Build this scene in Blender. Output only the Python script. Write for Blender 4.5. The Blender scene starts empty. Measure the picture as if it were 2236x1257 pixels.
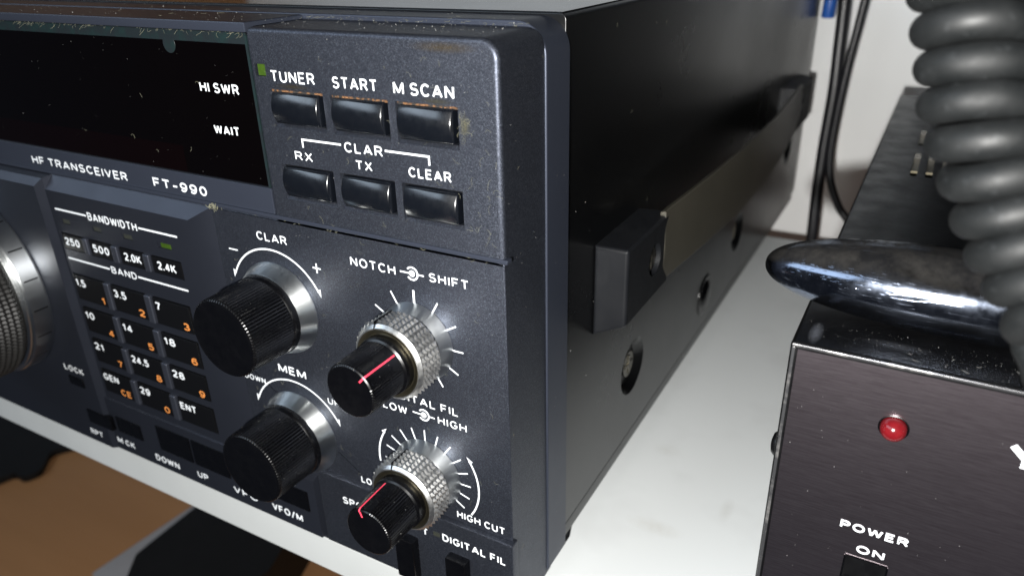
import bpy, bmesh, math, random
from mathutils import Vector, Matrix

MM = 0.001
C = bpy.context.scene.collection
SC = bpy.context.scene
random.seed(7)

# ------------------------------------------------------------------ camera
CAM = Vector((64.335, -110.168, 55.345))
RIGHT = Vector((0.87353674, 0.48620805, -0.02313654))
DOWN = Vector((0.188238, -0.38126409, -0.90509897))
FWD = Vector((-0.44888754, 0.78628203, -0.42457102))
cd = bpy.data.cameras.new('camera')
cam = bpy.data.objects.new('camera', cd)
C.objects.link(cam)
cam.matrix_world = Matrix(((RIGHT.x, -DOWN.x, -FWD.x, CAM.x*MM),
                           (RIGHT.y, -DOWN.y, -FWD.y, CAM.y*MM),
                           (RIGHT.z, -DOWN.z, -FWD.z, CAM.z*MM),
                           (0, 0, 0, 1)))
cd.sensor_width = 36.0
cd.lens = 26.44
cd.clip_start = 0.005
cd.clip_end = 20.0
cd.dof.use_dof = True
cd.dof.focus_distance = 0.156
cd.dof.aperture_fstop = 19.0
SC.camera = cam

# ------------------------------------------------------------------ world, lamps, exposure
w = bpy.data.worlds.new('World')
SC.world = w
w.use_nodes = True
w.node_tree.nodes['Background'].inputs[0].default_value = (0.60, 0.72, 1.0, 1)
w.node_tree.nodes['Background'].inputs[1].default_value = 0.035

FLASH = CAM + Vector((-2, -60, -8))              # the flash, just below and behind the lens
ld = bpy.data.lights.new('phone_flash', 'POINT')
ld.energy = 7.5
ld.shadow_soft_size = 0.003
ld.color = (1.0, 0.985, 0.95)
lo = bpy.data.objects.new('phone_flash', ld)
lo.location = FLASH*MM
C.objects.link(lo)

ad = bpy.data.lights.new('room_lamp', 'AREA')      # the room's own light, up on the left in front of the shelf
ad.shape = 'RECTANGLE'
ad.size = 1.2
ad.size_y = 0.42
ad.energy = 6.8
ad.color = (0.70, 0.84, 1.0)
ao = bpy.data.objects.new('room_lamp', ad)
ao.location = (-0.82, -0.74, 0.60)
ao.rotation_euler = (Vector((0.0, 0.15, 0.0)) - Vector(ao.location)).to_track_quat('-Z', 'Y').to_euler()
C.objects.link(ao)

vs = SC.view_settings
vs.view_transform = 'Standard'
vs.look = 'None'
vs.exposure = 0.0
vs.gamma = 1.0
vs.use_curve_mapping = False
SC.render.engine = 'CYCLES'
SC.cycles.use_denoising = True
SC.cycles.max_bounces = 10
SC.cycles.caustics_reflective = True
SC.cycles.blur_glossy = 0.2
SC.cycles.sample_clamp_indirect = 6.0

# ------------------------------------------------------------------ materials
def mat(name, color, rough=0.5, metal=0.0, spec=0.5, coat=0.0, aniso=None, noise=None, bump=None, spark=None, brushed=None,
        rvar=None, emit=None, trans=0.0, sub=None):
    m = bpy.data.materials.new(name)
    m.use_nodes = True
    nt = m.node_tree
    N, L = nt.nodes, nt.links
    b = N['Principled BSDF']
    b.inputs['Base Color'].default_value = (*color, 1)
    b.inputs['Roughness'].default_value = rough
    b.inputs['Metallic'].default_value = metal
    b.inputs['Specular IOR Level'].default_value = spec
    b.inputs['Coat Weight'].default_value = coat
    b.inputs['Coat Roughness'].default_value = 0.15
    b.inputs['Transmission Weight'].default_value = trans
    if aniso:                                      # turned on a lathe: grooves run round the knob's axis
        tg = N.new('ShaderNodeTangent')
        tg.direction_type = 'RADIAL'
        tg.axis = 'Y'
        L.new(tg.outputs[0], b.inputs['Tangent'])
        b.inputs['Anisotropic'].default_value = aniso[0]
        b.inputs['Anisotropic Rotation'].default_value = aniso[1]
    if emit:
        b.inputs['Emission Color'].default_value = (*emit[0], 1)
        b.inputs['Emission Strength'].default_value = emit[1]
    tc = N.new('ShaderNodeTexCoord')
    col_out = None
    def ntex(scale, detail=3.0, rough_=0.6, vec=None):
        n = N.new('ShaderNodeTexNoise')
        n.inputs['Scale'].default_value = scale
        n.inputs['Detail'].default_value = detail
        n.inputs['Roughness'].default_value = rough_
        L.new(vec if vec is not None else tc.outputs['Object'], n.inputs['Vector'])
        return n
    def ramp(src, p0, p1, c0, c1):
        r = N.new('ShaderNodeValToRGB')
        r.color_ramp.elements[0].position = p0
        r.color_ramp.elements[1].position = p1
        r.color_ramp.elements[0].color = (*c0, 1)
        r.color_ramp.elements[1].color = (*c1, 1)
        L.new(src, r.inputs[0])
        return r
    nrm = None
    if noise:                                      # (scale, second colour, low, high)
        n = ntex(noise[0])
        r = ramp(n.outputs['Fac'], noise[2], noise[3], color, noise[1])
        col_out = r.outputs[0]
    if spark:                                      # metallic flake: tiny cells with their own tilt and tone
        v = N.new('ShaderNodeTexVoronoi')
        v.inputs['Scale'].default_value = spark[0]
        L.new(tc.outputs['Object'], v.inputs['Vector'])
        sep = N.new('ShaderNodeSeparateColor')
        L.new(v.outputs['Color'], sep.inputs[0])
        r = ramp(sep.outputs[0], 0.60, 1.0, (0, 0, 0), (1, 1, 1))
        mx = N.new('ShaderNodeMix')
        mx.data_type = 'RGBA'
        L.new(r.outputs[0], mx.inputs['Factor'])
        if col_out:
            L.new(col_out, mx.inputs['A'])
        else:
            mx.inputs['A'].default_value = (*color, 1)
        mx.inputs['B'].default_value = (*spark[1], 1)
        col_out = mx.outputs['Result']
        bp = N.new('ShaderNodeBump')
        bp.inputs['Strength'].default_value = spark[2]
        bp.inputs['Distance'].default_value = 0.0001
        L.new(sep.outputs[1], bp.inputs['Height'])
        nrm = bp.outputs[0]
    if brushed:                                    # (stretch vector, strength, second colour)
        mp = N.new('ShaderNodeMapping')
        mp.inputs['Scale'].default_value = brushed[0]
        L.new(tc.outputs['Object'], mp.inputs['Vector'])
        n = ntex(1.0, 4.0, 0.7, mp.outputs[0])
        r = ramp(n.outputs['Fac'], 0.35, 0.68, color, brushed[2])
        col_out = r.outputs[0]
        bp = N.new('ShaderNodeBump')
        bp.inputs['Strength'].default_value = brushed[1]
        bp.inputs['Distance'].default_value = 0.0001
        L.new(n.outputs['Fac'], bp.inputs['Height'])
        nrm = bp.outputs[0]
    if rvar:                                       # (scale, low, high) of the roughness
        n = ntex(rvar[0], 5.0, 0.65)
        mr = N.new('ShaderNodeMapRange')
        mr.inputs['From Min'].default_value = 0.35
        mr.inputs['From Max'].default_value = 0.65
        mr.inputs['To Min'].default_value = rvar[1]
        mr.inputs['To Max'].default_value = rvar[2]
        L.new(n.outputs['Fac'], mr.inputs['Value'])
        L.new(mr.outputs[0], b.inputs['Roughness'])
    if bump:                                       # (scale, strength, distance)
        n = ntex(bump[0], 3.0)
        bp = N.new('ShaderNodeBump')
        bp.inputs['Strength'].default_value = bump[1]
        bp.inputs['Distance'].default_value = bump[2]
        L.new(n.outputs['Fac'], bp.inputs['Height'])
        if nrm:
            L.new(nrm, bp.inputs['Normal'])
        nrm = bp.outputs[0]
    if col_out:
        L.new(col_out, b.inputs['Base Color'])
    if nrm:
        L.new(nrm, b.inputs['Normal'])
    return m

M = {}
M['paint'] = mat('metallic_blue_grey_paint', (0.038, 0.0425, 0.056), 0.43, 0.86, 0.4, spark=(7000, (0.085, 0.094, 0.117), 0.4), rvar=(60, 0.41, 0.45))
M['paint_dark'] = mat('dark_grey_moulded_plastic', (0.024, 0.027, 0.037), 0.40, 0.7, 0.4, bump=(6000, 0.15, 0.0001), rvar=(60, 0.38, 0.43))
M['bezel'] = mat('smooth_blue_grey_bezel', (0.030, 0.035, 0.050), 0.40, 0.5, 0.35, bump=(5000, 0.08, 0.0001), rvar=(60, 0.38, 0.42))
M['divider'] = mat('charcoal_divider_plastic', (0.042, 0.046, 0.060), 0.42, 0.7, 0.4, bump=(6000, 0.12, 0.0001), rvar=(60, 0.40, 0.45))
M['black_case'] = mat('satin_black_case', (0.0012, 0.0013, 0.0015), 0.29, 0.0, 0.5, rvar=(25, 0.27, 0.31))
M['top_gloss'] = mat('gloss_black_paint', (0.0012, 0.0013, 0.0015), 0.15, 0.0, 0.10, rvar=(25, 0.14, 0.17))
M['black_gloss'] = mat('gloss_black_plastic', (0.0008, 0.0008, 0.0011), 0.26, 0.0, 0.45, rvar=(300, 0.22, 0.32))
M['black_matte'] = mat('matte_black_plastic', (0.0010, 0.0010, 0.0013), 0.42, 0.0, 0.35, bump=(2500, 0.08, 0.0001))
M['button'] = mat('glossy_blue_black_button', (0.002, 0.0026, 0.004), 0.23, 0.0, 0.9, bump=(900, 0.03, 0.0001), rvar=(600, 0.20, 0.27))
M['glass'] = mat('dark_display_window', (0.0006, 0.0003, 0.0003), 0.10, 0.0, 0.4, rvar=(150, 0.08, 0.13))
M['glass_red'] = mat('dark_red_display_filter', (0.0012, 0.0003, 0.0003), 0.13, 0.0, 0.4)
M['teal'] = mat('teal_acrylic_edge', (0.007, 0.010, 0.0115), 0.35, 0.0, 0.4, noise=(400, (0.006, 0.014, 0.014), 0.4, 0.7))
M['white_ink'] = mat('white_print', (0.58, 0.60, 0.62), 0.6, noise=(2500, (0.48, 0.50, 0.52), 0.3, 0.7))
M['orange_ink'] = mat('orange_print', (0.48, 0.17, 0.035), 0.6, noise=(2500, (0.40, 0.14, 0.03), 0.3, 0.7))
M['steel'] = mat('turned_aluminium', (0.62, 0.64, 0.64), 0.30, 1.0, aniso=(0.75, 0.25), rvar=(300, 0.28, 0.32))
M['steel_dull'] = mat('knurled_nickel', (0.62, 0.62, 0.61), 0.34, 1.0, rvar=(900, 0.3, 0.4))
M['brass'] = mat('yellowed_metal_rim', (0.24, 0.21, 0.14), 0.34, 1.0, noise=(500, (0.18, 0.165, 0.125), 0.4, 0.7))
M['red_ink'] = mat('red_pointer_paint', (0.50, 0.028, 0.055), 0.5, noise=(1500, (0.58, 0.05, 0.09), 0.4, 0.7))
M['rubber_grip'] = mat('dark_rubber_grip', (0.0065, 0.0062, 0.006), 0.5, 0.0, 0.4, noise=(500, (0.010, 0.0095, 0.009), 0.4, 0.7))
M['led_green'] = mat('green_lamp_lens', (0.018, 0.040, 0.002), 0.4, noise=(700, (0.026, 0.052, 0.003), 0.4, 0.7))
M['led_dark'] = mat('unlit_lamp_lens', (0.020, 0.021, 0.016), 0.4, noise=(700, (0.014, 0.016, 0.014), 0.4, 0.7))
M['strap'] = mat('olive_grey_strap', (0.050, 0.046, 0.036), 0.36, 0.0, 0.5, noise=(120, (0.043, 0.040, 0.031), 0.3, 0.7), bump=(1500, 0.06, 0.0001))
M['cap_grey'] = mat('charcoal_handle_plastic', (0.0044, 0.0049, 0.0062), 0.55, 0.0, 0.22, bump=(2500, 0.12, 0.0001), rvar=(150, 0.48, 0.6))
M['screw'] = mat('plated_screw', (0.22, 0.21, 0.18), 0.34, 1.0, noise=(900, (0.12, 0.11, 0.09), 0.4, 0.65))
M['psu_case'] = mat('black_painted_steel', (0.0020, 0.0020, 0.0023), 0.36, 0.0, 0.28, bump=(2600, 0.12, 0.0001), rvar=(110, 0.30, 0.44), noise=(900, (0.0055, 0.0058, 0.0064), 0.58, 0.80))
M['psu_front'] = mat('brushed_brown_black_anodised', (0.30, 0.25, 0.272), 0.275, 1.0, 0.5, brushed=((260, 260, 7000), 0.09, (0.46, 0.395, 0.425)))
M['psu_edge'] = mat('worn_metal_edge', (0.10, 0.10, 0.105), 0.34, 0.8, noise=(260, (0.34, 0.33, 0.32), 0.52, 0.70))
M['led_red'] = mat('red_lamp_dome', (0.085, 0.003, 0.005), 0.18, 0.0, 0.5, noise=(600, (0.11, 0.006, 0.008), 0.4, 0.7))
M['chrome'] = mat('scratched_chrome', (0.17, 0.195, 0.25), 0.13, 1.0, rvar=(240, 0.10, 0.22))
M['cord'] = mat('grey_black_cord_rubber', (0.0038, 0.0045, 0.0048), 0.60, 0.0, 0.36, noise=(700, (0.015, 0.0165, 0.0175), 0.60, 0.76), bump=(2200, 0.08, 0.0001), rvar=(240, 0.52, 0.68))
M['shelf'] = mat('white_laminate', (0.53, 0.55, 0.555), 0.42, 0.0, 0.4, noise=(34, (0.48, 0.495, 0.50), 0.52, 0.78), rvar=(40, 0.36, 0.5))
M['shaded_edge'] = mat('white_laminate_shaded', (0.40, 0.41, 0.405), 0.5, noise=(30, (0.37, 0.38, 0.375), 0.35, 0.7))  # the shelf's white darkened in colour, so its front looks less lit
M['wall'] = mat('white_painted_wall', (0.80, 0.81, 0.81), 0.7, noise=(9, (0.75, 0.76, 0.76), 0.35, 0.7), bump=(160, 0.05, 0.001))
M['wood'] = mat('brown_wood_grain', (0.28, 0.135, 0.052), 0.5, brushed=((3, 30, 30), 0.05, (0.31, 0.152, 0.060)))
M['dark_wood'] = mat('dark_stained_wood', (0.020, 0.014, 0.010), 0.5, brushed=((3, 30, 30), 0.05, (0.026, 0.018, 0.012)))
M['cable'] = mat('black_cable', (0.008, 0.008, 0.010), 0.4, noise=(60, (0.012, 0.012, 0.015), 0.4, 0.7))
M['blue_cable'] = mat('blue_cable', (0.01, 0.07, 0.30), 0.4, noise=(60, (0.012, 0.08, 0.34), 0.4, 0.7))
M['red_cable'] = mat('dark_red_cable', (0.25, 0.01, 0.03), 0.4, noise=(60, (0.2, 0.01, 0.03), 0.4, 0.7))
M['black_box'] = mat('black_equipment_plastic', (0.0016, 0.0016, 0.0018), 0.55, 0.0, 0.3, noise=(60, (0.0026, 0.0026, 0.0028), 0.4, 0.7))
M['white_board'] = mat('off_white_board', (0.26, 0.25, 0.25), 0.5, noise=(25, (0.24, 0.23, 0.23), 0.4, 0.7))
M['dust'] = mat('pale_dust', (0.28, 0.28, 0.27), 0.9, noise=(900, (0.18, 0.18, 0.17), 0.4, 0.7))
M['lint'] = mat('yellowish_lint', (0.15, 0.145, 0.095), 0.9, noise=(900, (0.10, 0.10, 0.08), 0.4, 0.7))
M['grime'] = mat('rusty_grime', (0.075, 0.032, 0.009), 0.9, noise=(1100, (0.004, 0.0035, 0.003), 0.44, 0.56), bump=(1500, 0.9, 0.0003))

def weather_chrome(m):
    # settled dust on what faces up, and fine scratches in all directions
    nt = m.node_tree
    N, L = nt.nodes, nt.links
    b = N['Principled BSDF']
    tc = N.new('ShaderNodeTexCoord')
    heights = []
    for rot, sc in (((0.2, 0.1, 0.5), (60, 2600, 2600)), ((0.3, 0.9, -0.7), (80, 3000, 3000)), ((1.2, 0.2, 1.3), (70, 2200, 2200))):
        mp = N.new('ShaderNodeMapping')
        mp.inputs['Rotation'].default_value = rot
        mp.inputs['Scale'].default_value = sc
        L.new(tc.outputs['Object'], mp.inputs['Vector'])
        n = N.new('ShaderNodeTexNoise')
        n.inputs['Scale'].default_value = 1.0
        n.inputs['Detail'].default_value = 1.0
        L.new(mp.outputs[0], n.inputs['Vector'])
        r = N.new('ShaderNodeMapRange')
        r.inputs['From Min'].default_value = 0.66
        r.inputs['From Max'].default_value = 0.74
        L.new(n.outputs['Fac'], r.inputs['Value'])
        heights.append(r.outputs[0])
    a = N.new('ShaderNodeMath')
    a.operation = 'MAXIMUM'
    L.new(heights[0], a.inputs[0])
    L.new(heights[1], a.inputs[1])
    c = N.new('ShaderNodeMath')
    c.operation = 'MAXIMUM'
    L.new(a.outputs[0], c.inputs[0])
    L.new(heights[2], c.inputs[1])
    bp = N.new('ShaderNodeBump')
    bp.inputs['Strength'].default_value = 0.35
    bp.inputs['Distance'].default_value = 0.00005
    bp.invert = True
    L.new(c.outputs[0], bp.inputs['Height'])
    L.new(bp.outputs[0], b.inputs['Normal'])
    d = N.new('ShaderNodeBsdfDiffuse')
    d.inputs['Color'].default_value = (0.020, 0.019, 0.018, 1)
    geo = N.new('ShaderNodeNewGeometry')
    sp = N.new('ShaderNodeSeparateXYZ')
    L.new(geo.outputs['Normal'], sp.inputs[0])
    up = N.new('ShaderNodeMapRange')
    up.inputs['From Min'].default_value = 0.35
    up.inputs['From Max'].default_value = 0.85
    up.inputs['To Min'].default_value = 0.03
    up.inputs['To Max'].default_value = 0.95
    L.new(sp.outputs[2], up.inputs['Value'])
    n = N.new('ShaderNodeTexNoise')
    n.inputs['Scale'].default_value = 170
    n.inputs['Detail'].default_value = 6
    n.inputs['Roughness'].default_value = 0.7
    L.new(tc.outputs['Object'], n.inputs['Vector'])
    nr = N.new('ShaderNodeMapRange')
    nr.inputs['From Min'].default_value = 0.36
    nr.inputs['From Max'].default_value = 0.60
    nr.inputs['To Min'].default_value = 0.35
    L.new(n.outputs['Fac'], nr.inputs['Value'])
    mu = N.new('ShaderNodeMath')
    mu.operation = 'MULTIPLY'
    L.new(up.outputs[0], mu.inputs[0])
    L.new(nr.outputs[0], mu.inputs[1])
    mx = N.new('ShaderNodeMixShader')
    L.new(mu.outputs[0], mx.inputs[0])
    L.new(b.outputs[0], mx.inputs[1])
    L.new(d.outputs[0], mx.inputs[2])
    L.new(mx.outputs[0], N['Material Output'].inputs['Surface'])
weather_chrome(M['chrome'])

def add_mark(m, c, size, color, strength=1.0, scale=2200):
    # wear on the surface itself: a rubbed or dirty patch of a given place and size (mm)
    nt = m.node_tree
    N, L = nt.nodes, nt.links
    b = N['Principled BSDF']
    src = b.inputs['Base Color'].links[0].from_socket
    tc = N.new('ShaderNodeTexCoord')
    sub = N.new('ShaderNodeVectorMath')
    sub.operation = 'SUBTRACT'
    sub.inputs[1].default_value = [v*MM for v in c]
    L.new(tc.outputs['Object'], sub.inputs[0])
    mul = N.new('ShaderNodeVectorMath')
    mul.operation = 'MULTIPLY'
    mul.inputs[1].default_value = [1/(v*MM) if v else 0 for v in size]
    L.new(sub.outputs[0], mul.inputs[0])
    ln = N.new('ShaderNodeVectorMath')
    ln.operation = 'LENGTH'
    L.new(mul.outputs[0], ln.inputs[0])
    mr = N.new('ShaderNodeMapRange')
    mr.inputs['From Min'].default_value = 1.0
    mr.inputs['From Max'].default_value = 0.15
    mr.inputs['To Max'].default_value = strength
    L.new(ln.outputs['Value'], mr.inputs['Value'])
    n = N.new('ShaderNodeTexNoise')
    n.inputs['Scale'].default_value = scale
    n.inputs['Detail'].default_value = 4
    L.new(tc.outputs['Object'], n.inputs['Vector'])
    pr = N.new('ShaderNodeMath')
    pr.operation = 'MULTIPLY'
    L.new(mr.outputs[0], pr.inputs[0])
    L.new(n.outputs['Fac'], pr.inputs[1])
    mx = N.new('ShaderNodeMix')
    mx.data_type = 'RGBA'
    L.new(pr.outputs[0], mx.inputs['Factor'])
    L.new(src, mx.inputs['A'])
    mx.inputs['B'].default_value = (*color, 1)
    L.new(mx.outputs['Result'], b.inputs['Base Color'])
add_mark(M['paint'], (-11.0, 0, 38.3), (7.5, 0, 1.1), (0.075, 0.05, 0.013))
add_mark(M['paint'], (-47.0, 0, 29.3), (5.5, 0, 0.7), (0.07, 0.05, 0.012))
add_mark(M['paint'], (-13.0, 0, 29.1), (4.0, 0, 0.7), (0.06, 0.05, 0.014))
add_mark(M['paint'], (-7.2, 0, 25.2), (1.2, 0, 2.2), (0.10, 0.095, 0.06), 1.4)
add_mark(M['shelf'], (17, 50, 0), (9, 3.5, 0), (0.36, 0.35, 0.32), 0.6, 420)
add_mark(M['shelf'], (33, 66, 0), (2.2, 6, 0), (0.34, 0.34, 0.32), 0.6, 420)
add_mark(M['shelf'], (9, 85, 0), (5, 4, 0), (0.40, 0.40, 0.38), 0.5, 420)
add_mark(M['psu_case'], (53.0, 18.5, 0), (1.3, 4.6, 0), (0.10, 0.105, 0.12), 1.1, 2600)
add_mark(M['psu_case'], (66.0, 19.5, 0), (6.0, 1.8, 0), (0.035, 0.036, 0.04), 1.1, 1800)

# ------------------------------------------------------------------ mesh helpers (millimetres in, metres out)
def obj(name, bm, m, parent=None, sharp=32.0, smooth=True):
    bmesh.ops.remove_doubles(bm, verts=bm.verts, dist=1e-5)
    bmesh.ops.recalc_face_normals(bm, faces=bm.faces)
    for f in bm.faces:
        f.smooth = smooth
    lim = math.radians(sharp)
    for e in bm.edges:
        if len(e.link_faces) == 2 and e.calc_face_angle(0) > lim:
            e.smooth = False
    for v in bm.verts:
        v.co *= MM
    me = bpy.data.meshes.new(name)
    bm.to_mesh(me)
    bm.free()
    me.materials.append(m)
    o = bpy.data.objects.new(name, me)
    C.objects.link(o)
    if parent:
        o.parent = parent
    if smooth and sharp < 50:
        flat_faces(o)
    return o

def flat_faces(o):
    # large flat faces keep their own normal; only the bevels are shaded round
    wn = o.modifiers.new('weighted_normal', 'WEIGHTED_NORMAL')
    wn.mode = 'FACE_AREA'
    wn.weight = 100
    wn.thresh = 0.01
    wn.keep_sharp = True

def tag(o, label=None, cat=None, group=None, kind=None):
    for k, v in (('label', label), ('category', cat), ('group', group), ('kind', kind)):
        if v:
            o[k] = v
    return o

def thing(name, label, cat, group=None):
    o = bpy.data.objects.new(name, None)
    C.objects.link(o)
    return tag(o, label, cat, group)

def box(bm, x0, x1, y0, y1, z0, z1, bev=0.0, seg=2):
    t = bmesh.new()
    vs = [t.verts.new(p) for p in ((x0, y0, z0), (x1, y0, z0), (x1, y1, z0), (x0, y1, z0), (x0, y0, z1), (x1, y0, z1), (x1, y1, z1), (x0, y1, z1))]
    for f in ((0, 3, 2, 1), (4, 5, 6, 7), (0, 1, 5, 4), (1, 2, 6, 5), (2, 3, 7, 6), (3, 0, 4, 7)):
        t.faces.new([vs[i] for i in f])
    if bev:
        bmesh.ops.bevel(t, geom=t.edges[:], offset=bev, segments=seg, affect='EDGES', profile=0.5)
    join(bm, t)
    return bm

def join(bm, t):
    me = bpy.data.meshes.new('tmp')
    t.to_mesh(me)
    t.free()
    bm.from_mesh(me)
    bpy.data.meshes.remove(me)

def loft(bm, rings, cap=True, close=True):
    """rings: lists of points, same count, joined in order."""
    rv = [[bm.verts.new(p) for p in r] for r in rings]
    n = len(rv[0])
    for a, b in zip(rv, rv[1:]):
        for i in range(n if close else n-1):
            j = (i+1) % n
            bm.faces.new((a[i], a[j], b[j], b[i]))
    if cap and close:
        bm.faces.new(rv[0][::-1])
        bm.faces.new(rv[-1])
    return bm

def lathe(bm, prof, cx, cz, n=96, rad=None):
    """profile (radius, y) round an axis through (cx, cz) along Y; rad(i, k, r) may vary the radius."""
    rings = []
    for k, (r, y) in enumerate(prof):
        ring = []
        for i in range(n):
            a = 2*math.pi*i/n
            rr = rad(i, k, r) if rad else r
            ring.append((cx+rr*math.cos(a), y, cz+rr*math.sin(a)))
        rings.append(ring)
    return loft(bm, rings)

def frustum(bm, back, front, yb, yf):
    bx0, bx1, bz0, bz1 = back
    fx0, fx1, fz0, fz1 = front
    return loft(bm, [[(bx0, yb, bz0), (bx1, yb, bz0), (bx1, yb, bz1), (bx0, yb, bz1)],
                     [(fx0, yf, fz0), (fx1, yf, fz0), (fx1, yf, fz1), (fx0, yf, fz1)]])

def round_poly(pts, radii, seg=6):
    out = []
    n = len(pts)
    for i in range(n):
        p = Vector(pts[i]); a = Vector(pts[i-1]); b = Vector(pts[(i+1) % n])
        r = radii[i] if isinstance(radii, (list, tuple)) else radii
        if r <= 0:
            out.append(tuple(p)); continue
        u = (a-p).normalized(); v = (b-p).normalized()
        ang = u.angle(v)
        d = r/math.tan(ang/2)
        c = p + (u+v).normalized()*(r/math.sin(ang/2))
        s = p+u*d - c; e = p+v*d - c
        th = s.angle(e)
        for k in range(seg+1):
            t = k/seg
            if th < 1e-6:
                q = s
            else:
                q = s*(math.sin((1-t)*th)/math.sin(th)) + e*(math.sin(t*th)/math.sin(th))
            out.append(tuple(c+q))
    return out

def prism_y(bm, poly, y0, y1, bev=0.0, seg=3):
    """polygon in XZ pushed along Y from y0 (front) to y1; the front rim is rounded by bev."""
    n = len(poly)
    if not bev:
        return loft(bm, [[(x, y0, z) for x, z in poly], [(x, y1, z) for x, z in poly]])
    c = []
    for i in range(n):
        a = Vector(poly[i-1]); p = Vector(poly[i]); b = Vector(poly[(i+1) % n])
        u = (p-a).normalized(); v = (b-p).normalized()
        nn = Vector((u.y+v.y, -u.x-v.x))
        nn = nn/(1+u.dot(v)) if 1+u.dot(v) > 0.05 else nn
        c.append(nn)
    area = sum(poly[i-1][0]*poly[i][1]-poly[i][0]*poly[i-1][1] for i in range(n))
    sgn = -1 if area > 0 else 1
    rings = []
    for k in range(seg+1):
        t = math.pi/2*k/seg
        ins = bev*(1-math.sin(t))
        yy = y0+bev*(1-math.cos(t))
        rings.append([(poly[i][0]+sgn*c[i].x*ins, yy, poly[i][1]+sgn*c[i].y*ins) for i in range(n)])
    rings.append([(x, y1, z) for x, z in poly])
    return loft(bm, rings)

def prism_z(bm, poly, z0, z1):
    return loft(bm, [[(x, y, z0) for x, y in poly], [(x, y, z1) for x, y in poly]])

def smooth_path(pts, n):
    P = [Vector(p) for p in pts]
    P = [P[0]*2-P[1]] + P + [P[-1]*2-P[-2]]
    out = []
    segs = len(P)-3
    for k in range(n+1):
        t = k/n*segs
        i = min(int(t), segs-1)
        u = t-i
        a, b, c, d = P[i:i+4]
        out.append(0.5*((2*b)+(c-a)*u+(2*a-5*b+4*c-d)*u*u+(3*b-a-3*c+d)*u*u*u))
    return out

def tube(bm, pts, r, n=12, cap=True):
    pts = [Vector(p) for p in pts]
    rings = []
    t0 = (pts[1]-pts[0]).normalized()
    up = Vector((0, 0, 1)) if abs(t0.z) < 0.9 else Vector((1, 0, 0))
    nx = t0.cross(up).normalized()
    for i, p in enumerate(pts):
        t = (pts[min(i+1, len(pts)-1)]-pts[max(i-1, 0)]).normalized()
        nx = (nx-t*nx.dot(t)).normalized()
        ny = t.cross(nx)
        rr = r[i] if isinstance(r, list) else r
        rings.append([tuple(p+(nx*math.cos(2*math.pi*k/n)+ny*math.sin(2*math.pi*k/n))*rr) for k in range(n)])
    return loft(bm, rings, cap)

def cut(o, cutter_bm):
    """subtract the cutter's solid from a mesh object, for good."""
    bmesh.ops.recalc_face_normals(cutter_bm, faces=cutter_bm.faces)
    for v in cutter_bm.verts:
        v.co *= MM
    cm = bpy.data.meshes.new('cutter')
    cutter_bm.to_mesh(cm)
    cutter_bm.free()
    co = bpy.data.objects.new('cutter', cm)
    C.objects.link(co)
    o.modifiers.clear()
    md = o.modifiers.new('cut', 'BOOLEAN')
    md.operation = 'DIFFERENCE'
    md.solver = 'EXACT'
    md.use_self = True
    md.object = co
    dg = bpy.context.evaluated_depsgraph_get()
    dg.update()
    nm = bpy.data.meshes.new_from_object(o.evaluated_get(dg))
    o.modifiers.remove(md)
    nm.name = o.name
    o.data = nm
    bpy.data.objects.remove(co)
    bpy.data.meshes.remove(cm)
    bm = bmesh.new()
    bm.from_mesh(nm)
    for e in bm.edges:
        e.smooth = not (len(e.link_faces) != 2 or e.calc_face_angle(0) > math.radians(32))
    bm.to_mesh(nm)
    bm.free()
    flat_faces(o)

def ell(cx, cy, rx, ry, a0, a1, n=0):
    n = n or max(5, int(abs(a1-a0)/13))
    return [(cx+rx*math.cos(math.radians(a0+(a1-a0)*k/n)), cy+ry*math.sin(math.radians(a0+(a1-a0)*k/n))) for k in range(n+1)]

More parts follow.
